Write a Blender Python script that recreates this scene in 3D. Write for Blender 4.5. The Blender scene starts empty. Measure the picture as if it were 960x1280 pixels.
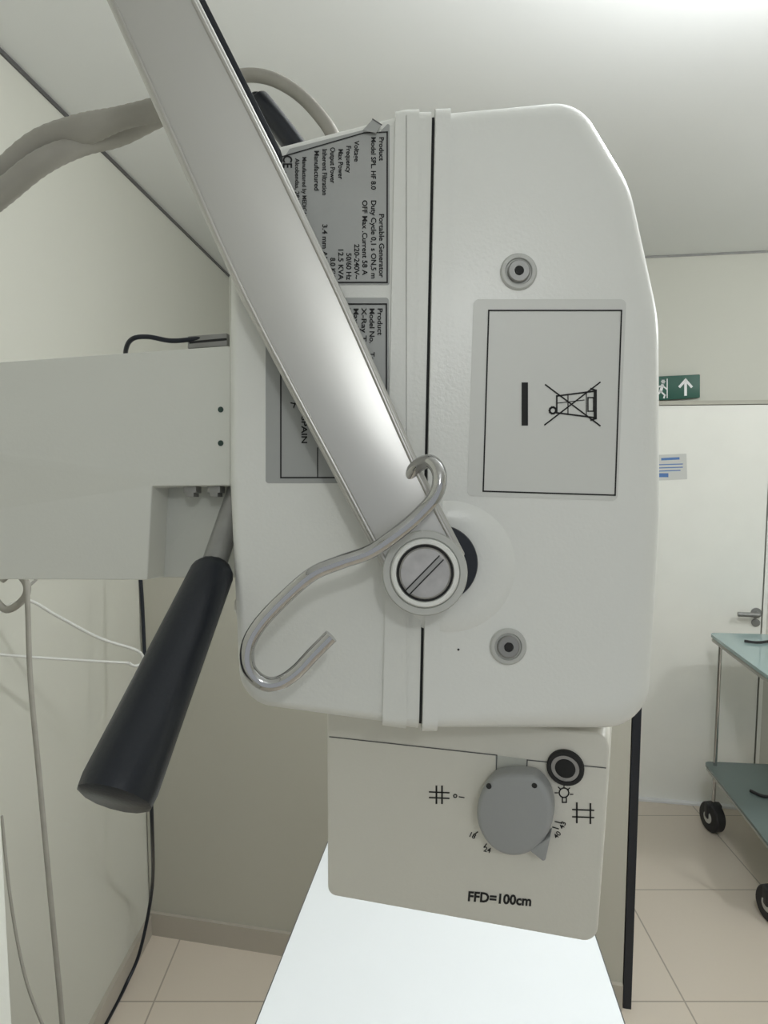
import bpy, bmesh, math, random
from mathutils import Vector, Matrix
random.seed(3)
S=bpy.context.scene
try:
    S.view_settings.view_transform='Standard'
except Exception: pass
F=870.0; H=1.87; PITCH=math.radians(5.25)
cam_d=bpy.data.cameras.new('camera'); cam=bpy.data.objects.new('camera',cam_d)
S.collection.objects.link(cam); S.camera=cam
cam.location=(0,0,H); cam.rotation_euler=(math.pi/2-PITCH,0,0)
cam_d.sensor_fit='VERTICAL'; cam_d.sensor_height=36; cam_d.sensor_width=27
cam_d.lens=F/1280*36; cam_d.clip_start=0.01
C0=Vector((0,0,H)); R=Vector((1,0,0)); FW=Vector((0,math.cos(PITCH),-math.sin(PITCH))); UP=Vector((0,math.sin(PITCH),math.cos(PITCH)))
def ray(px,py): return R*((px-480)/F)+UP*((640-py)/F)+FW
def W(px,py,d): return C0+ray(px,py)*d
def G(px,py,z=0.0):
    r=ray(px,py); return C0+r*((z-H)/r.z)
class Plane:
    def __init__(s,a,b,c):
        s.p=a; n=(b-a).cross(c-a).normalized()
        if n.dot(C0-a)<0: n=-n
        s.n=n
    def pt(s,px,py,h=0.0):
        r=ray(px,py); p=s.p+s.n*h
        return C0+r*((p-C0).dot(s.n)/r.dot(s.n))
# ---------- materials
def mat(name,col,rough=0.5,metal=0.0,var=0.03,scale=8,bump=0.0,emit=0,trans=0,coat=0):
    m=bpy.data.materials.new(name); m.use_nodes=True; nt=m.node_tree; b=nt.nodes['Principled BSDF']
    b.inputs['Roughness'].default_value=rough; b.inputs['Metallic'].default_value=metal
    if trans: b.inputs['Transmission Weight'].default_value=trans
    if coat: b.inputs['Coat Weight'].default_value=coat
    tc=nt.nodes.new('ShaderNodeTexCoord'); nz=nt.nodes.new('ShaderNodeTexNoise'); nz.inputs['Scale'].default_value=scale; nz.inputs['Detail'].default_value=4
    nt.links.new(tc.outputs['Object'],nz.inputs['Vector'])
    mx=nt.nodes.new('ShaderNodeMix'); mx.data_type='RGBA'
    c=Vector(col); mx.inputs[6].default_value=(*(c*(1-var)),1); mx.inputs[7].default_value=(*[min(1,v*(1+var)) for v in c],1)
    nt.links.new(nz.outputs['Fac'],mx.inputs[0]); nt.links.new(mx.outputs[2],b.inputs['Base Color'])
    if bump:
        n2=nt.nodes.new('ShaderNodeTexNoise'); n2.inputs['Scale'].default_value=scale*60
        nt.links.new(tc.outputs['Object'],n2.inputs['Vector'])
        bp=nt.nodes.new('ShaderNodeBump'); bp.inputs['Strength'].default_value=bump; bp.inputs['Distance'].default_value=0.001
        nt.links.new(n2.outputs['Fac'],bp.inputs['Height']); nt.links.new(bp.outputs['Normal'],b.inputs['Normal'])
    if emit:
        b.inputs['Emission Color'].default_value=(*col,1); b.inputs['Emission Strength'].default_value=emit
    return m
def srgb(r,g,b):
    f=lambda v:((v/255+0.055)/1.055)**2.4 if v>10 else v/255/12.92
    return (f(r),f(g),f(b))
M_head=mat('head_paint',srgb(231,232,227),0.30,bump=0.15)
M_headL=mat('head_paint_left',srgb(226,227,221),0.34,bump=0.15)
M_col=mat('collimator_paint',srgb(218,216,206),0.36,bump=0.1)
M_arm=mat('arm_paint',srgb(214,215,207),0.4,bump=0.1)
M_arm2=mat('arm_paint_grey',srgb(192,194,187),0.45)
M_steel=mat('brushed_steel',(0.50,0.49,0.47),0.32,0.85,scale=5)
M_bolt=mat('zinc_bolt',(0.30,0.30,0.29),0.45,0.6,scale=60,var=0.2)
M_screw=mat('worn_screw',(0.42,0.41,0.40),0.42,0.75,scale=90,var=0.35)
M_satin=mat('satin_aluminium',(0.55,0.545,0.52),0.33,0.6,scale=6)
M_chrome=mat('chrome',(0.52,0.52,0.52),0.07,1.0,var=0.01)
M_black=mat('black_plastic',(0.005,0.008,0.015),0.33,bump=0.1)
M_blk=mat('black_ink',(0.01,0.01,0.01),0.7,var=0)
M_dark=mat('dark_gap',(0.02,0.02,0.02),0.8)
M_label=mat('paper_label',srgb(214,215,210),0.4)
M_glabel=mat('foil_label',srgb(164,166,163),0.38,0.0,var=0.06,scale=20)
M_knob=mat('knob_grey',srgb(158,160,160),0.5)
M_ring=mat('pivot_ring_plastic',srgb(190,191,186),0.4)
M_hanger=mat('hanger_wire',srgb(205,205,200),0.35)
M_cable=mat('cable_sleeve',srgb(155,152,143),0.6,scale=30,var=0.18)
M_brass=mat('dull_collar',(0.10,0.085,0.07),0.45,0.6)
M_wall=mat('wall_paint',srgb(206,206,196),0.75,scale=2,bump=0.1)
M_ceil=mat('ceiling_paint',srgb(238,240,239),0.8,scale=2)
M_part=mat('partition_paint',srgb(186,184,172),0.7,scale=2)
M_base=mat('baseboard_paint',srgb(180,174,162),0.5)
M_door=mat('door_laminate',srgb(244,244,237),0.4)
M_green=mat('sign_green',(0.004,0.08,0.05),0.4)
M_white=mat('white_gloss',(0.85,0.86,0.86),0.3)
M_board=mat('table_laminate',srgb(240,244,247),0.3,var=0.01)
M_edge=mat('table_edging',(0.10,0.10,0.10),0.5)
M_glass=mat('tinted_glass',srgb(180,205,205),0.10,0.0,trans=0.25)
M_dglass=mat('dark_tinted_glass',srgb(135,152,150),0.12,trans=0.35)
M_rub=mat('wheel_rubber',(0.02,0.02,0.022),0.6)
M_blue=mat('print_blue',(0.1,0.22,0.5),0.6)
M_floor=bpy.data.materials.new('floor_tile'); M_floor.use_nodes=True
nt=M_floor.node_tree; b=nt.nodes['Principled BSDF']; tc=nt.nodes.new('ShaderNodeTexCoord'); br=nt.nodes.new('ShaderNodeTexBrick')
br.offset=0; br.inputs['Scale'].default_value=1.0; br.inputs['Brick Width'].default_value=0.6; br.inputs['Row Height'].default_value=0.6
br.inputs['Mortar Size'].default_value=0.003; br.inputs['Color1'].default_value=(*srgb(218,207,192),1); br.inputs['Color2'].default_value=(*srgb(214,203,188),1); br.inputs['Mortar'].default_value=(*srgb(168,158,144),1)
mp=nt.nodes.new('ShaderNodeMapping'); mp.inputs['Location'].default_value=(0.18,0.2,0)
nt.links.new(tc.outputs['Object'],mp.inputs[0]); nt.links.new(mp.outputs[0],br.inputs['Vector']); nt.links.new(br.outputs['Color'],b.inputs['Base Color']); b.inputs['Roughness'].default_value=0.28
# ---------- mesh helpers
def empty(name,loc):
    e=bpy.data.objects.new(name,None); e.location=loc; e.empty_display_size=0.05; S.collection.objects.link(e); return e
def finish(name,bm,m,parent=None,ang=35):
    bmesh.ops.recalc_face_normals(bm,faces=bm.faces)
    for f in bm.faces: f.smooth=True
    for e in bm.edges:
        if len(e.link_faces)==2 and e.calc_face_angle(0)>math.radians(ang): e.smooth=False
    me=bpy.data.meshes.new(name); bm.to_mesh(me); bm.free()
    me.materials.append(m); o=bpy.data.objects.new(name,me); S.collection.objects.link(o)
    if parent:
        o.parent=parent; o.matrix_parent_inverse=Matrix.Translation(-Vector(parent.location))
    return o
def loftrings(bm,rings,cap=True):
    vr=[[bm.verts.new(p) for p in r] for r in rings]; n=len(rings[0])
    for a,b in zip(vr,vr[1:]):
        for i in range(n):
            j=(i+1)%n; bm.faces.new((a[i],a[j],b[j],b[i]))
    if cap: bm.faces.new(vr[0][::-1]); bm.faces.new(vr[-1])
def bevel_sharp(bm,w,seg=3,ang=40):
    es=[e for e in bm.edges if len(e.link_faces)==2 and e.calc_face_angle(0)>math.radians(ang)]
    if w>0 and es: bmesh.ops.bevel(bm,geom=es,offset=w,segments=seg,profile=0.5,affect='EDGES',clamp_overlap=True)
def round_poly(pts,seg=8):
    out=[]; n=len(pts)
    for i in range(n):
        p=Vector(pts[i][:2]); r=pts[i][2] if len(pts[i])>2 else 0
        a=Vector(pts[i-1][:2]); c=Vector(pts[(i+1)%n][:2])
        if r<=0: out.append(p); continue
        u=(a-p).normalized(); v=(c-p).normalized(); th=u.angle(v)
        t=r/math.tan(th/2); t=min(t,0.49*(a-p).length,0.49*(c-p).length); r=t*math.tan(th/2)
        cen=p+(u+v).normalized()*(r/math.sin(th/2))
        s=p+u*t-cen; e=p+v*t-cen
        a0=math.atan2(s.y,s.x); a1=math.atan2(e.y,e.x); d=(a1-a0+math.pi)%(2*math.pi)-math.pi
        for k in range(seg+1):
            q=a0+d*k/seg; out.append(cen+Vector((math.cos(q),math.sin(q)))*s.length)
    return out
def prism(name,pl,outline,h,thick,m,parent=None,bev=0.0,seg=3):
    o=round_poly(outline)
    fr=[pl.pt(p[0],p[1],h) for p in o]; bk=[p-pl.n*thick for p in fr]
    bm=bmesh.new(); loftrings(bm,[bk,fr]); 
    bmesh.ops.remove_doubles(bm,verts=bm.verts,dist=1e-6)
    bevel_sharp(bm,bev,seg); return finish(name,bm,m,parent)
def box(name,lo,hi,m,parent=None,bev=0.0,rot=None):
    bm=bmesh.new(); lo=Vector(lo); hi=Vector(hi)
    bmesh.ops.create_cube(bm,size=1)
    for v in bm.verts: v.co=Vector(((lo[k]+hi[k])/2+v.co[k]*(hi[k]-lo[k]) for k in range(3)))
    bevel_sharp(bm,bev); return finish(name,bm,m,parent)
def lathe(name,c,n,prof,m,parent=None,seg=40,ang=30):
    n=n.normalized(); a=n.orthogonal().normalized(); b=n.cross(a)
    bm=bmesh.new(); rings=[[c+n*h+(a*math.cos(2*math.pi*i/seg)+b*math.sin(2*math.pi*i/seg))*max(r,1e-5) for i in range(seg)] for r,h in prof]
    loftrings(bm,rings); return finish(name,bm,m,parent,ang)
def catmull(P,k=8):
    out=[]; n=len(P)
    for i in range(n-1):
        p0=P[max(i-1,0)];p1=P[i];p2=P[i+1];p3=P[min(i+2,n-1)]
        for j in range(k):
            t=j/k; out.append(0.5*((2*p1)+(p2-p0)*t+(2*p0-5*p1+4*p2-p3)*t*t+(3*p1-p0-3*p2+p3)*t**3))
    out.append(P[-1]); return out
def tube(name,P,r,m,parent=None,k=8,seg=14,ribs=None,sm=True):
    rr=r if isinstance(r,(list,tuple)) else [r]*len(P)
    Q=catmull([Vector(p) for p in P],k) if sm else [Vector(p) for p in P]
    RR=[v.x for v in catmull([Vector((x,0,0)) for x in rr],k)] if sm else rr
    T=(Q[1]-Q[0]).normalized(); a=T.orthogonal().normalized(); rings=[]
    for i,p in enumerate(Q):
        t=(Q[min(i+1,len(Q)-1)]-Q[max(i-1,0)]).normalized()
        a=(a-t*a.dot(t)).normalized(); b=t.cross(a)
        q=RR[i]*(1+(ribs if (ribs and i%2) else 0))
        rings.append([p+(a*math.cos(2*math.pi*s/seg)+b*math.sin(2*math.pi*s/seg))*q for s in range(seg)])
    bm=bmesh.new(); loftrings(bm,rings); return finish(name,bm,m,parent,50)
def flat(name,pl,segs,h,m,parent=None):
    """segs: list of (polyline points, width, closed) drawn as printed ink strips on a plane"""
    bm=bmesh.new()
    for pts,w,cl in segs:
        P=[Vector(p) for p in pts]
        if cl: P=P+[P[0]]
        for a,b_ in zip(P,P[1:]):
            d=(b_-a).normalized(); nn=Vector((-d.y,d.x))*w/2; e=d*w/2
            q=[a-e+nn,b_+e+nn,b_+e-nn,a-e-nn]
            bm.faces.new([bm.verts.new(pl.pt(v.x,v.y,h)) for v in q])
    return finish(name,bm,m,parent)
def circ(cx,cy,r,n=16): return [(cx+r*math.cos(2*math.pi*i/n),cy+r*math.sin(2*math.pi*i/n)) for i in range(n)]
def texts(name,pl,items,h,m,parent=None,bold=0.012):
    """items: (string, x, y, size, angle_deg[, fit_length])  printed lettering"""
    bm=bmesh.new()
    for it in items:
        s,x,y,sz,an=it[:5]; fit=it[5] if len(it)>5 else None
        cu=bpy.data.curves.new('t','FONT'); cu.body=s; cu.size=1; cu.resolution_u=3; cu.offset=bold
        ob=bpy.data.objects.new('t',cu); S.collection.objects.link(ob); bpy.context.view_layer.update()
        me=ob.to_mesh(); 
        vs=[v.co.copy() for v in me.vertices]; fs=[tuple(p.vertices) for p in me.polygons]; ob.to_mesh_clear()
        bpy.data.objects.remove(ob); bpy.data.curves.remove(cu)
        if not vs: continue
        L=max(v.x for v in vs); sx=(fit/L if fit else sz)
        ca,sa=math.cos(math.radians(an)),math.sin(math.radians(an))
        bv=[]
        for v in vs:
            u=v.x*sx; w=-v.y*sz
            bv.append(bm.verts.new(pl.pt(x+u*ca-w*sa,y+u*sa+w*ca,h)))
        for f in fs:
            try: bm.faces.new([bv[i] for i in f])
            except ValueError: pass
    return finish(name,bm,m,parent)

# =============== ROOM ===============
a=G(190,1160); b2=G(127,1280); ld=(a-b2).normalized()
bl=G(309,953); brr=G(870,1001); bd=(brr-bl).normalized()
def isect(p,d,q,e):
    den=d.x*e.y-d.y*e.x; t=((q.x-p.x)*e.y-(q.y-p.y)*e.x)/den; return p+d*t
cor=isect(a,ld,bl,bd)
BW=Plane(bl,brr,bl+Vector((0,0,1)))
HC=BW.pt(880,317).z
LW=Plane(a,b2,a+Vector((0,0,1)))
RX=2.7
rc=isect(cor,bd,Vector((RX,0,0)),Vector((0,1,0)))
def wall(name,p,q,t,m,h0=0,h1=None):
    h1=HC if h1 is None else h1
    d=(q-p).normalized(); n=Vector((-d.y,d.x,0))
    bm=bmesh.new()
    base=[p,q,q+n*t,p+n*t]
    loftrings(bm,[[Vector((v.x,v.y,h0)) for v in base],[Vector((v.x,v.y,h1)) for v in base]])
    return finish(name,bm,m)
rear_l=cor-ld*(cor.y+2.0)/ld.y
wall('wall_left',rear_l,cor,0.1,M_wall)
wall('wall_back',cor,rc,0.1,M_wall)
wall('wall_right',rc,Vector((RX,-2.0,0)),0.1,M_wall)
box('floor',(-1.6,-2.0,-0.08),(2.8,4.6,0),M_floor)
box('ceiling',(-1.6,-2.0,HC),(2.8,4.6,HC+0.08),M_ceil)
wall('baseboard_left',rear_l,cor,-0.015,M_base,0.0,0.08)
wall('trim_1',rear_l,cor,-0.006,M_edge,HC-0.012,HC-0.001)
wall('trim_2',cor,rc,-0.006,M_bolt,HC-0.010,HC-0.001)
# partition screen
pa=G(193,1166); pb=G(789,1262)
pdv=(pb-pa).normalized(); pa2=isect(a,ld,pa,pdv)+pdv*0.004
e=empty('partition_screen',((pa2+pb)/2)); 
def pwall(name,p,q,t,m,h0,h1,par):
    o=wall(name,p,q,t,m,h0,h1); o.parent=par; o.matrix_parent_inverse=Matrix.Translation(-Vector(par.location)); return o
pwall('panel',pa2,pb-pdv*0.03,0.08,M_part,0,1.62,e)
pwall('end_trim',pb-pdv*0.026,pb,0.09,M_black,0,1.63,e)
pwall('skirting',pa2,pb-pdv*0.03,-0.014,M_base,0,0.09,e)
# door
e=empty('door_1',BW.pt(865,750))
def BWpt(px,z,h):
    p=BW.pt(px,700,h); return Vector((p.x,p.y,z))
def wbox(name,px0,px1,z0,z1,h0,h1,m,par,bev=0):
    bm=bmesh.new(); c=[BWpt(px0,0,h0),BWpt(px1,0,h0),BWpt(px1,0,h1),BWpt(px0,0,h1)]
    loftrings(bm,[[Vector((v.x,v.y,z0)) for v in c],[Vector((v.x,v.y,z1)) for v in c]])
    bevel_sharp(bm,bev); return finish(name,bm,m,par)
dz=BW.pt(900,507).z
wbox('leaf',770,955,0.012,dz,0.002,0.03,M_door,e,0.003)
wbox('jamb_right',957,962,0,dz+0.02,0.002,0.035,M_door,e)
wbox('jamb_left',763,768,0,dz+0.02,0.002,0.035,M_door,e)
wbox('head_jamb',763,962,dz+0.004,dz+0.024,0.002,0.035,M_part,e)
wbox('threshold',770,955,0.001,0.012,0.002,0.06,M_white,e)
hp=BW.pt(945,766,0.03)
lathe('handle_rose',hp,BW.n,[(0.026,0),(0.026,0.008),(0.010,0.010),(0.009,0.05),(0.0,0.05)],M_bolt,e,24)
tube('handle_lever',[hp+BW.n*0.048,hp+BW.n*0.05-bd*0.05,hp+BW.n*0.048-bd*0.10],0.012,M_bolt,e)
lathe('lock_rose',hp-Vector((0,0,0.05)),BW.n,[(0.02,0),(0.02,0.008),(0.006,0.010),(0,0.01)],M_bolt,e,24)
wall('baseboard_back',cor,BW.pt(755,990),-0.015,M_base,0,0.08)
# exit sign
e=empty('exit_sign',BW.pt(850,484))
SP=Plane(BW.pt(822,470,0.03),BW.pt(875,470,0.03),BW.pt(850,500,0.03))
prism('panel',SP,[(814,471,1),(875,468,1),(875,497,1),(814,501,1)],0,0.02,M_green,e,0.001)
flat('arrow',SP,[([(857,493),(857,476)],3.4,False),([(850,483),(857,475),(864,483)],3.2,False)],0.001,M_white,e)
flat('running_man',SP,[([(828,482),(826,489)],3.5,False),([(826,489),(831,494),(830,497)],2,False),([(826,489),(821,495)],2,False),([(822,484),(828,482),(833,486)],1.8,False),(circ(829,477,1.3,6),2.2,True),([(834,474),(834,497)],1.2,False)],0.001,M_white,e)
e=empty('wall_notice',BW.pt(840,584))
NP=Plane(BW.pt(822,567,0.032),BW.pt(858,567,0.032),BW.pt(840,600,0.032))
prism('sheet',NP,[(815,569),(858,567),(859,599),(815,601)],0,0.001,M_label,e)
flat('print',NP,[([(828,574),(848,573)],3,False),([(822,581),(853,580)],1.2,False),([(822,585),(853,584)],1.2,False),([(822,589),(850,588)],1.2,False),([(823,594),(833,594)],5,False)],0.001,M_blue,e)
# ceiling globe lamp plus added fill globes (light the ceiling as well as the room)
M_glob=mat('lamp_diffuser',(1,0.99,0.97),0.5,emit=6)
for k,(x,y,p) in enumerate([(0.70,1.02,36),(2.15,1.75,30),(0.25,-1.1,14)]):  # entries after the first are unseen fill lights, added to brighten room and machine
    e=empty('ceiling_lamp' if k==0 else 'fill_lamp.%03d'%k,(x,y,HC-0.1))
    dd=0.0 if k==0 else 0.11
    lathe('canopy',Vector((x,y,HC-0.001)),Vector((0,0,-1)),[(0.06,0),(0.06,0.02),(0.012,0.03),(0.012,0.03+dd),(0,0.03+dd)],M_white,e)
    lathe('globe',Vector((x,y,HC-0.02-dd)),Vector((0,0,-1)),[(0.07*math.sin(math.pi*i/12)+1e-5,0.07-0.07*math.cos(math.pi*i/12)) for i in range(13)],M_glob,e,ang=80)
    L=bpy.data.lights.new('bulb','POINT'); L.shadow_soft_size=0.07; L.energy=p; L.color=(0.96,0.985,1.0)
    lo=bpy.data.objects.new('bulb',L); lo.location=(x,y,HC-0.24-dd*0.4); S.collection.objects.link(lo); lo.parent=e; lo.matrix_parent_inverse=Matrix.Translation(-Vector(e.location))
w=bpy.data.worlds.new('world'); S.world=w; w.use_nodes=True; w.node_tree.nodes['Background'].inputs[0].default_value=(0.93,0.97,1,1); w.node_tree.nodes['Background'].inputs[1].default_value=0.45

# =============== X-RAY MACHINE ===============
D0=0.435; FZ=0.012
X=empty('portable_xray_machine',W(560,520,0.5))
FP=Plane(W(480,640,D0-FZ),W(600,640,D0-FZ),W(480,500,D0-FZ))
OUT=[(291,205,50),(505,149,4),(560,146,4),(722,129,56),(786,235,150),(822,400,250),(823,640,250),(807,909,56),(530,907,30),(302,876,48),(289,600,50)]
def shell(name,off,m,clip=None,depth=0.2):
    o=round_poly(OUT,10); o=[p for i,p in enumerate(o) if (p-o[i-1]).length>0.05]
    n=len(o); L=[]
    for i,p in enumerate(o):
        t=(o[(i+1)%n]-o[i-1]).normalized(); L.append(Vector((t.y,-t.x)))
    cx=sum(p.x for p in o)/n; cy=sum(p.y for p in o)/n
    if sum((p-Vector((cx,cy))).dot(q) for p,q in zip(o,L))<0: L=[-q for q in L]
    k=F/D0; rings=[]
    def ring(fn,y):
        return [W(*(p+q*((off-fn(p))*k)),D0)+FW*y for p,q in zip(o,L)]
    def a(p):
        t=min(1,max(0,(p.x-480)/300)); return 0.007+0.013*t
    rings.append(ring(lambda p:a(p)*0.8,depth))
    rings.append(ring(lambda p:0,depth-0.015))
    NS=8
    for s in range(NS+1):
        th=math.pi/2*s/NS
        rings.append(ring(lambda p,th=th:a(p)*(1-math.cos(th)),-(FZ+off)*math.sin(th)))
    bm=bmesh.new(); loftrings(bm,rings)
    if clip:
        sd=(W(524,905,D0)-W(540,150,D0)); nn=sd.cross(FW).normalized()
        if nn.x<0: nn=-nn
        for s,sg in ((clip[0],-1),(clip[1],1)):
            bmesh.ops.bisect_plane(bm,geom=bm.verts[:]+bm.edges[:]+bm.faces[:],plane_co=W(540+s,150,D0),plane_no=nn*sg,clear_outer=True)
            be=[e for e in bm.edges if e.is_boundary]
            if be: bmesh.ops.holes_fill(bm,edges=be,sides=0)
    return finish(name,bm,m,X,40)
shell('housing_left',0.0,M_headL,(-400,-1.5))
shell('housing_right',0.0,M_head,(2.0,400))
shell('seam_gasket',-0.0015,M_dark,(-6,6),0.197)
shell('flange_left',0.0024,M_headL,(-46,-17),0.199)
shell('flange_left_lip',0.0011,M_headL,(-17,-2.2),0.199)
shell('flange_right',0.0024,M_head,(2.6,21),0.199)
# bolts
for i,(x,y) in enumerate(((648,340),(635,808))):
    c=FP.pt(x,y,0); k=(D0-FZ)/F
    lathe('bolt_washer_%d'%(i+1),c,FP.n,[(23*k,-0.001),(23*k,0.0008),(21*k,0.0016),(17*k,0.0016),(16*k,0.0004),(0,0.0004)],M_ring,X)
    lathe('bolt_head_%d'%(i+1),c,FP.n,[(14*k,0.0005),(14*k,0.0022),(12.5*k,0.0028),(6*k,0.0028),(5.4*k,0.0010),(0,0.001)],M_bolt,X,24)
    lathe('bolt_socket_%d'%(i+1),c,FP.n,[(5.5*k,0.0015),(5.5*k,0.0029),(0,0.0029)],M_dark,X,6)
lathe('blemish',FP.pt(573,812,0),FP.n,[(0.0007,0),(0.0007,0.0002),(0,0.0002)],M_dark,X,10)
# right label
prism('recycling_label',FP,[(592,374,7),(783,374,7),(772,626,7),(584,620,7)],0.0003,0.0004,M_label,X)
seg=[([(611,388),(777,388),(769,619),(604,614)],1.8,True),([(656,482),(656,528)],8,False),
 ([(682,481),(750,532)],1.8,False),([(681,531),(750,478)],1.8,False),
 ([(743,489),(696,495),(696,516),(743,522)],2.0,True),([(733,491),(733,520)],1.2,False),([(739,486),(745,488),(745,523),(739,525)],2.2,False),
 ([(710,494),(710,517)],1.2,False),(circ(691,513,4,10),2.4,True),([(735,497),(742,497),(742,514),(735,514)],1.6,True),([(696,504),(730,500)],1.0,False)]
flat('recycling_print',FP,seg,0.0006,M_blk,X)
# left labels
prism('data_label',FP,[(340,222,3),(362,186,3),(452,163,3),(472,168,3),(487,152,2),(487,356,3),(340,356,3)],0.0003,0.0004,M_glabel,X)
prism('label_curl',FP,[(453,163),(466,149),(477,156),(470,166)],0.003,0.0004,M_glabel,X)
flat('label_curl_fold',FP,[([(466,149),(477,156)],1.6,False)],0.0032,M_edge,X)
flat('data_label_border',FP,[([(484,165),(484,353),(343,353)],1.8,False),([(484,165),(455,166),(352,196)],1.5,False)],0.0006,M_blk,X)
T=[("Product",474,171,8.5,90,30),("Portable Generator",474,267,9,90,80),
("Model SPL. HF 8.0",464,171,8.5,90,66),("Duty Cycle 0,1 s ON,5 m",464,250,9,90,98),
("OFF Max .Current 58 A",453,250,9,90,94),("Voltage",443,176,8.5,90,26),("220-240V~",443,305,9,90,44),
("Frequency",433,182,8.5,90,34),("50/60 Hz",433,316,9,90,34),("Max Power",423,186,8.5,90,38),("12.5 KVA",423,310,9,90,40),
("Output Power",413,184,8.5,90,45),("8.0 KW",413,322,9,90,28),("Inherent Filtration",403,186,8.5,90,58),("3.4 mm Al @75",403,280,9,90,66),
("Manufactured",393,188,8.5,90,50),("1.2 mm",393,318,8,90,28),("Manufactured by MEDICAL, C/P",378,196,7.5,90,90),("Alcobendas, 28110 Algete",369,198,7.5,90,84),
("CE",354,194,16,90,16),("0051",352,214,8,90,14)]
texts('data_label_text',FP,T,0.0006,M_blk,X,0.02)
prism('model_label',FP,[(332,372,4),(486,372,4),(486,604,4),(332,604,4)],0.0003,0.0004,M_glabel,X)
flat('model_label_border',FP,[([(351,380),(483,380),(483,597),(351,597)],1.8,True),([(397,560),(397,597)],1.4,False)],0.0006,M_blk,X)
T=[("Product",472,385,9,90,34),("Model No.",462,385,9,90,44),("X-Ray Tube",452,385,9,90,60),("Max X-",442,385,9,90,34),("Target",432,385,9,90,30),
("Total Filtration 2.0 mm",462,440,9,90,90),("X",363,503,12,60),("RAY",374,512,9,62),("SPAIN",377,520,10,90,34)]
texts('model_label_text',FP,T,0.0006,M_blk,X,0.02)
# pivot boss on shell
k=(D0-FZ)/F
lathe('pivot_boss',FP.pt(562,708,0),FP.n,[(84*k,-0.0005),(80*k,0.0006),(64*k,0.0026),(56*k,0.0028),(0,0.0028)],M_head,X,64,60)
lathe('pivot_friction_disc',FP.pt(548,703,0.002),FP.n,[(47*k,0),(47*k,0.008),(46*k,0.009),(0,0.009)],M_black,X,64)
# yoke bar
YP=Plane(W(530,715,0.392),W(190,0,0.405),W(640,715,0.392))
yl=[(62,-160),(133,0),(218,190),(300,372),(420,600),(479,712)]; yr=[(583,695),(530,592),(432,372),(345,190),(249,0),(175,-160)]
prism('yoke_bar',YP,yl+yr,0,0.021,M_satin,X,0.0022,4)
prism('yoke_bar_side_strip',YP,[(175,-160),(249,0),(345,190),(348,196),(351,188),(255,-3),(181,-163)],-0.006,0.010,M_black,X,0.0003)  # black strip added to carry the dark reflection on the bar's side
kk=0.395/F
def along(pts,ins): return [YP.pt(x+ins,y,0.0000) for x,y in pts]
tube('yoke_edge_left',along(yl,8),0.0013,M_steel,X,k=4)
tube('yoke_edge_right',along(yr,-8),0.0013,M_steel,X,k=4)
c=YP.pt(531,716,0)
lathe('yoke_end_ring',c,YP.n,[(53*kk,-0.021),(53*kk,0.0005),(51.5*kk,0.002),(44*kk,0.002),(43*kk,0.001),(0,0.001)],M_ring,X,64)
lathe('yoke_cap_ring',c,YP.n,[(42*kk,0.000),(42*kk,0.003),(40.5*kk,0.004),(36*kk,0.004),(35*kk,0.002),(0,0.002)],M_head,X,64)
lathe('pivot_gap',c,YP.n,[(35*kk,0.001),(35*kk,0.0025),(0,0.0025)],M_dark,X,48)
lathe('pivot_screw',c,YP.n,[(32*kk,0.002),(32*kk,0.0032),(30*kk,0.004),(0,0.004)],M_screw,X,48)
SL=Plane(c+YP.n*0.0041,c+YP.n*0.0041+R*0.01,c+YP.n*0.0041+UP*0.01)
SL.n=YP.n
prism('screw_slot',SL,[(507,738),(549,695),(554,700),(512,743)],0.0001,0.0006,M_bolt,X)
flat('screw_slot_edges',SL,[([(507,738),(549,695)],1.6,False),([(512,743),(554,700)],1.6,False)],0.0003,M_dark,X)
# hook
hk=[(505,606,.400),(520,584,.394),(538,577,.384),(549,592,.378),(545,618,.376),(522,645,.376),(492,670,.375),(462,690,.376),(425,703,.376),(390,718,.376),(355,748,.376),(325,780,.376),(310,808,.376),(311,836,.376),(328,853,.376),(348,854,.376),(370,840,.376),(392,817,.376),(414,795,.376)]
tube('hook_rod',[W(*q) for q in hk],0.0040,M_chrome,X,k=6,seg=24)
# grip handle
tube('grip_shaft',[W(305,590,.475),W(298,615,.47),W(262,722,.425)],0.0078,M_bolt,X,sm=False,seg=24)
A=W(267,712,.43); B=W(143,998,.335); ax=(B-A); L=ax.length; ax.normalize()
sd=ax.cross(FW).normalized(); up2=ax.cross(sd)
rings=[]
for t,r in ((-0.004,0.0095),(0,0.0125),(0.004,0.0136),(0.25*L,0.0148),(0.5*L,0.0163),(0.75*L,0.0178),(L-0.006,0.0192),(L,0.0186),(L+0.001,0.0165)):
    rings.append([A+ax*t+(sd*math.cos(q*math.pi/7)+up2*math.sin(q*math.pi/7)*0.9)*r for q in range(14)])
bm=bmesh.new(); loftrings(bm,rings); finish('grip_sleeve',bm,M_black,X,30)
# second grip behind the housing
tube('rear_grip',[W(322,118,.56),W(328,130,.56),W(372,188,.545),W(420,262,.53)],[0.005,0.0085,0.0088,0.0088],M_black,X,seg=20)
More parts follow.
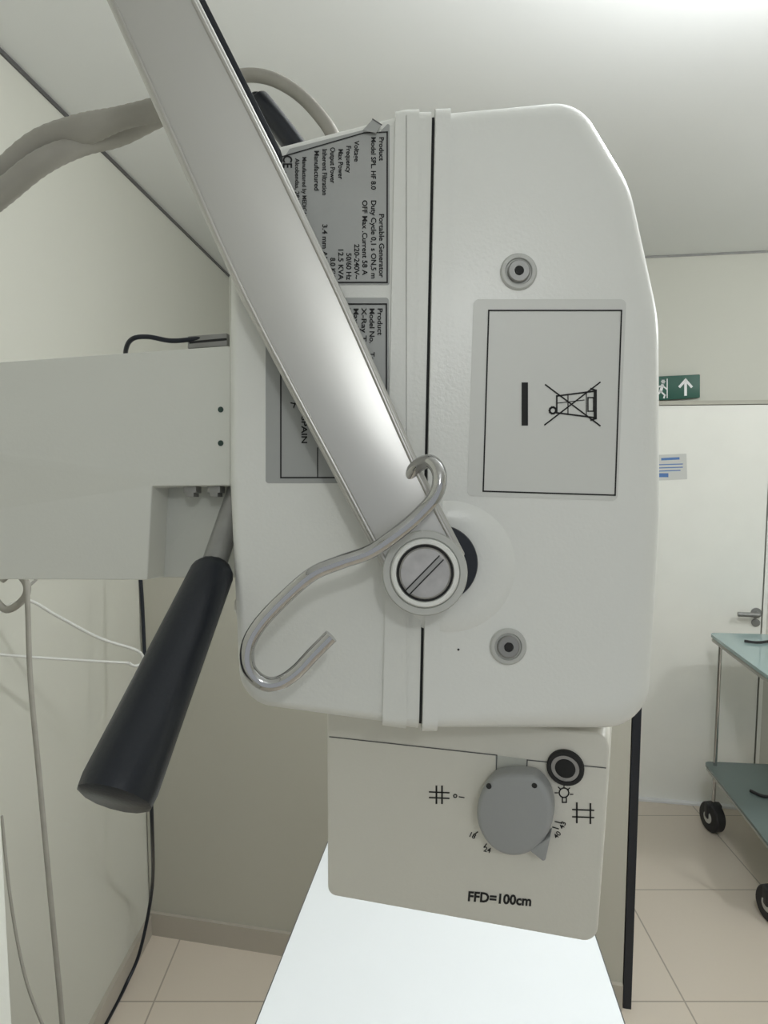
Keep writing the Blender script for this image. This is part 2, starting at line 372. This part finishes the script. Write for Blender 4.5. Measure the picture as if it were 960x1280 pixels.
# support arm
AP=Plane(W(288,432,.452),W(0,455,.485),W(288,607,.452))
prism('support_arm',AP,[(288,432,4),(288,607,2),(190,608,2),(184,725,2),(-560,722,4),(-560,492,4)],0,0.11,M_arm,X,0.0015)
prism('support_arm_knuckle',AP,[(180,580),(300,580),(300,722,3),(180,722,3)],-0.022,0.07,M_arm2,X,0.001)
prism('arm_end_plate',AP,[(286,344,2),(298,344,2),(300,612,2),(288,612,2)],0.002,0.10,M_arm,X,0.0008)
M_sd=mat('screw_dark',(0.02,0.05,0.04),0.4)
for i,y in enumerate((512,554)): lathe('arm_screw_%d'%(i+1),AP.pt(276,y,0),AP.n,[(0.0019,0),(0.0019,0.0004),(0,0.0004)],M_sd,X,16)
for i,x in enumerate((237,267)):
    prism('arm_bracket_%d'%(i+1),AP,[(x-8,606),(x+8,606),(x+8,616),(x+5,616),(x+5,621),(x-5,621),(x-5,616),(x-8,616)],-0.004,0.008,M_bolt,X,0.0003)
prism('cable_clamp',AP,[(234,420),(284,416),(284,433),(234,436)],-0.03,0.02,M_bolt,X,0.001)
flat('cable_clamp_slot',AP,[([(238,428),(282,424)],3,False)],-0.0298,M_dark,X)
tube('arm_wire',[W(158,470,.53),W(157,440,.50),W(165,424,.49),(W(185,421,.49)),W(215,426,.49),W(250,423,.49),W(275,421,.49)],0.0017,M_black,X)
lathe('side_knob',W(300,757,.46),R*-1,[(0.006,-0.01),(0.006,0.001),(0.004,0.003),(0,0.003)],M_steel,X,20)
# column + wheeled base of the stand
cx1=W(13,1280,.72).x-0.032
box('stand_column',(cx1-0.13,0.60,0.14),(cx1,0.73,1.93),M_arm,X,0.006)
box('stand_base',(cx1-0.22,0.36,0.07),(cx1+0.05,0.98,0.14),M_arm,X,0.012)
for i,(x,y) in enumerate(((cx1-0.19,0.40),(cx1+0.02,0.40),(cx1-0.19,0.94),(cx1+0.02,0.94))):
    lathe('stand_wheel_%d'%(i+1),Vector((x-0.012,y,0.04)),Vector((1,0,0)),[(0.02,0),(0.037,0.001),(0.04,0.005),(0.04,0.019),(0.037,0.023),(0.02,0.024)],M_rub,X,32)
    box('stand_fork_%d'%(i+1),(x-0.018,y-0.012,0.035),(x+0.018,y+0.012,0.078),M_steel,X,0.002)
# collimator
kd=0.513
c1,c2,c3,c4=W(410,890,kd),W(762,918,kd*.867),W(745,1178,kd*.911),W(410,1118,kd*1.044)
CP=Plane(c1,c2,c3)
prism('collimator_box',CP,[(408,884,10),(763,918,22),(746,1180,16),(409,1119,13)],0,0.13,M_col,X,0.0022,4)
prism('collimator_neck',CP,[(440,820),(740,840),(730,940),(440,905)],-0.03,0.08,M_arm2,X,0.001)
prism('collimator_notch',CP,[(619,944),(659,949),(658,985),(620,980)],0.0002,0.0008,M_arm2,X)
flat('collimator_cover_line',CP,[([(412,921),(621,944),(620,972)],1.3,False),([(658,978),(659,950),(757,960)],1.3,False)],0.0004,M_edge,X)
ck=CP.pt(643,1016,0); kc=(ck-C0).dot(FW)/F
ol=[]
for i in range(48):
    t=2*math.pi*i/48; ca,sa=math.cos(t),math.sin(t)
    x=643+48*ca; y=1018+54*sa
    if y<972: y=972-(972-y)*0.35
    ol.append((x,y))
prism('selector_knob',CP,ol,0.016,0.016,M_knob,X,0.004,5)
prism('selector_pointer',CP,[(662,1064),(688,1046),(681,1079,3)],0.0155,0.012,M_knob,X,0.001)
for i,(x,y) in enumerate(((611,983),(668,982))): lathe('knob_pin_%d'%(i+1),CP.pt(x,y,0.016),CP.n,[(0.0018,-0.001),(0.0018,0.0002),(0,0.0002)],M_dark,X,12)
cb=CP.pt(707,958,0); 
lathe('light_button_ring',cb,CP.n,[(22*kc,0),(22*kc,0.003),(20.5*kc,0.004),(17*kc,0.004),(16.5*kc,0.001),(0,0.001)],M_dark,X,40)
lathe('light_button_collar',cb,CP.n,[(16.5*kc,0.001),(16.5*kc,0.0030),(12*kc,0.0030),(10.5*kc,0.0014),(0,0.0014)],M_screw,X,40)
lathe('light_button',cb,CP.n,[(12*kc,0.0012),(12*kc,0.0032),(9*kc,0.0036),(0,0.0036)],M_blk,X,30)
ink=[([(545.5,983),(545.5,1004)],2.2,False),([(552.5,983),(552.5,1004)],2.2,False),([(537,990),(561,991)],1.8,False),([(537,997),(561,998)],1.8,False),
 (circ(569,995,2,8),1.3,True),([(574,996),(580,997)],1.3,False),
 (circ(705,991,6,14),1.6,True),([(703,998),(703,1003),(708,1003),(708,998)],1.6,False),
 ([(694,991),(697,991)],1.4,False),([(713,993),(716,993)],1.4,False),([(698,984),(700,986)],1.4,False),([(712,985),(710,987)],1.4,False),([(705,981),(705,984)],1.4,False),
 ([(721,1004),(721,1028)],2.2,False),([(738,1005),(738,1029)],2.2,False),([(716,1012),(742,1013)],1.8,False),([(716,1021),(742,1022)],1.8,False),
 ([(597,1040),(593,1043)],1.4,False),([(608,1055),(605,1059)],1.4,False),([(691,1034),(698,1036)],1.4,False),([(694,1027),(702,1029)],1.4,False)]
flat('collimator_ink',CP,ink,0.0003,M_blk,X)
texts('collimator_text',CP,[("FFD=100cm",584,1126,17,4.5,80)],0.0003,M_blk,X,0.035)
texts('collimator_scale',CP,[("18",585,1045,9,25,9),("24",604,1064,9,15,9),("40",696,1049,9,-50,9),("43",704,1037,9,-65,9)],0.0003,M_blk,X,0.02)
# signal cables of the machine
tube('cable_sleeve_upper',[W(-90,300,.60),W(-30,248,.59),W(0,224,.58),W(50,182,.57),(W(105,162,.56)),W(150,148,.555),W(205,134,.55),W(255,112,.55)],[0.0115]*4+[0.0115,0.0085,0.0085,0.006],M_cable,X,k=10,ribs=0.04)
tube('cable_sleeve_lower',[W(-90,300,.57),W(-30,266,.565),W(0,244,.56),W(50,204,.555),W(100,182,.565),W(150,168,.58),W(210,140,.58),W(262,140,.58)],[0.009]*4+[0.008,0.0085,0.0085,0.006],M_cable,X,k=10,ribs=0.04)
tube('head_cable',[W(225,140,.56),W(262,108,.555),W(300,95,.55),W(335,97,.545),W(370,115,.54),W(400,145,.53),W(418,175,.52),W(428,225,.51)],0.0052,M_cable,X)

# =============== TABLE ===============
TZ=0.93
nl,nr=G(240,1476,TZ),G(848,1476,TZ)
tl=G(413,1042,TZ); tr=G(705,1050,TZ)
T_=empty('examination_table',(tl+nr)/2)
def slab(name,c,z0,z1,m,par,bev=0):
    bm=bmesh.new(); loftrings(bm,[[Vector((v.x,v.y,z0)) for v in c],[Vector((v.x,v.y,z1)) for v in c]]); bevel_sharp(bm,bev); return finish(name,bm,m,par)
cc=(tl+tr+nl+nr)/4
def sc(f,ps): return [cc+(p-cc)*f for p in ps]
cs=[tl,tr,nr,nl]
slab('top',sc(0.992,cs),TZ-0.02,TZ,M_board,T_,0.001)
slab('top_edging',cs,TZ-0.024,TZ-0.0012,M_edge,T_,0.001)
slab('apron',sc(0.9,cs),TZ-0.1,TZ-0.024,M_arm,T_)
for i,p in enumerate(sc(0.86,cs)): box('leg_%d'%(i+1),(p.x-0.02,p.y-0.02,0),(p.x+0.02,p.y+0.02,TZ-0.03),M_arm,T_,0.002)

# =============== CART ===============
c=empty('medical_cart',(1.82,2.9,0.5))
x0,x1,y0,y1=1.555,2.07,2.54,3.28
def shelf(n,z,m,th=0.012):
    bm=bmesh.new()
    pts=round_poly([(x0,y0,.03),(x1,y0,.03),(x1,y1,.03),(x0,y1,.03)],5)
    loftrings(bm,[[Vector((p.x,p.y,z)) for p in pts],[Vector((p.x,p.y,z+th)) for p in pts]]); finish(n,bm,m,c)
shelf('top_glass',0.965,M_glass,0.014); shelf('lower_glass',0.32,M_dglass)
for z,nm in ((0.95,'top_frame'),(0.305,'lower_frame')):
    P=[Vector((x0+.02,y0+.02,z)),Vector((x1-.02,y0+.02,z)),Vector((x1-.02,y1-.02,z)),Vector((x0+.02,y1-.02,z))]
    for i in range(4): tube('%s_rail_%d'%(nm,i+1),[P[i],P[(i+1)%4]],0.014,M_ring,c,sm=False)
for i,(x,y) in enumerate(((x0+.04,y0+.04),(x1-.04,y0+.04),(x1-.04,y1-.04),(x0+.04,y1-.04))):
    tube('post_%d'%(i+1),[Vector((x,y,0.12)),Vector((x,y,0.965))],0.009,M_chrome,c,sm=False)
    box('caster_fork_%d'%(i+1),(x-0.036,y-0.022,0.065),(x+0.036,y+0.022,0.14),M_rub,c,0.008)
    lathe('caster_tire_%d'%(i+1),Vector((x-0.028,y-.01,0.072)),Vector((1,0.3,0)),[(0.04,0),(0.066,0.002),(0.072,0.008),(0.072,0.046),(0.066,0.052),(0.04,0.054)],M_rub,c,32)
    lathe('caster_hub_%d'%(i+1),Vector((x-0.031,y-.01,0.072)),Vector((1,0.3,0)),[(0.024,0),(0.03,0.003),(0.03,0.058),(0.024,0.06)],M_ring,c,24)
tube('instrument_lead',[Vector((x0+.10,y1-.16,.986)),Vector((x0+.15,y1-.18,.986)),Vector((x0+.25,y1-.15,.986)),Vector((x0+.4,y1-.2,.986))],0.006,M_rub,c)
tube('lower_lead',[Vector((x0+.10,y1-.3,.339)),Vector((x0+.15,y1-.35,.339)),Vector((x0+.28,y1-.30,.339)),Vector((x0+.4,y1-.4,.339))],0.007,M_rub,c)
c.rotation_euler=(0,0,math.radians(-6)); c.location=(1.80,2.9,0.5)

# =============== HANGER, PEG, WIRES ===============
hc=Vector((-0.83,1.60,1.515)); dr=Vector((0.70,0.71,0)).normalized()
hg=empty('clothes_hanger',hc)
zz=Vector((0,0,1))
hookp=[hc+zz*0.0,hc+zz*0.03,hc+zz*0.05+dr*0.02,hc+zz*0.075+dr*0.022,hc+zz*0.095+dr*0.0,hc+zz*0.085-dr*0.022]
tube('hook',hookp,0.0035,M_steel,hg)
tip=hc+dr*0.265-zz*0.19; tip2=hc-dr*0.16-zz*0.085
tube('shoulders',[tip2,hc-dr*0.05-zz*0.01,hc,hc+dr*0.06-zz*0.045,hc+dr*0.16-zz*0.12,tip-dr*.015+zz*.022,tip+dr*0.008-zz*0.0,tip+dr*0.006-zz*0.02,tip-dr*0.012-zz*0.024,tip-dr*0.03-zz*0.012],0.0042,M_hanger,hg)
tube('bar',[tip-dr*0.03-zz*0.012,hc-zz*0.135,tip2],0.0034,M_hanger,hg)
pg=empty('wall_peg',(-0.95,1.6,1.60))
wx=LW.p+ld*((1.6-LW.p.y)/ld.y)
tube('peg',[Vector((wx.x+0.001,1.6,1.60)),Vector((wx.x+0.08,1.6,1.598)),Vector((-0.82,1.6,1.601)),Vector((-0.80,1.6,1.615))],0.006,M_steel,pg)
lathe('rose',Vector((wx.x+0.001,1.6,1.60)),Vector((1,0,0)),[(0.025,0),(0.025,0.006),(0.01,0.008),(0,0.008)],M_steel,pg,24)
def wire(name,P,r,m):
    e_=empty(name,P[0]); tube('strand',P,r,m,e_); return e_
wire('hanging_cable',[W(*q) for q in [(-12,742,1.52),(8,762,1.52),(30,748,1.52),(33,730,1.52),(18,715,1.52),(2,725,1.52)]],0.008,M_cable)
wire('hanging_cable',[W(*q) for q in [(28,700,1.5),(34,745,1.5),(38,850,1.5),(50,980,1.5),(62,1110,1.5),(78,1280,1.5),(86,1400,1.5)]],0.0055,M_cable)
wire('hanging_cable',[W(*q) for q in [(2,1020,1.35),(14,1130,1.35),(34,1230,1.35),(66,1310,1.35)]],0.003,M_cable)
wire('power_cable',[W(*q) for q in [(173,690,2.15),(178,760,2.15),(184,900,2.15),(190,1030,2.15)]]+[G(190,1110,.32),G(176,1185,.10),G(158,1230,.015),G(128,1288,.007),G(100,1340,.007)],0.006,M_black)
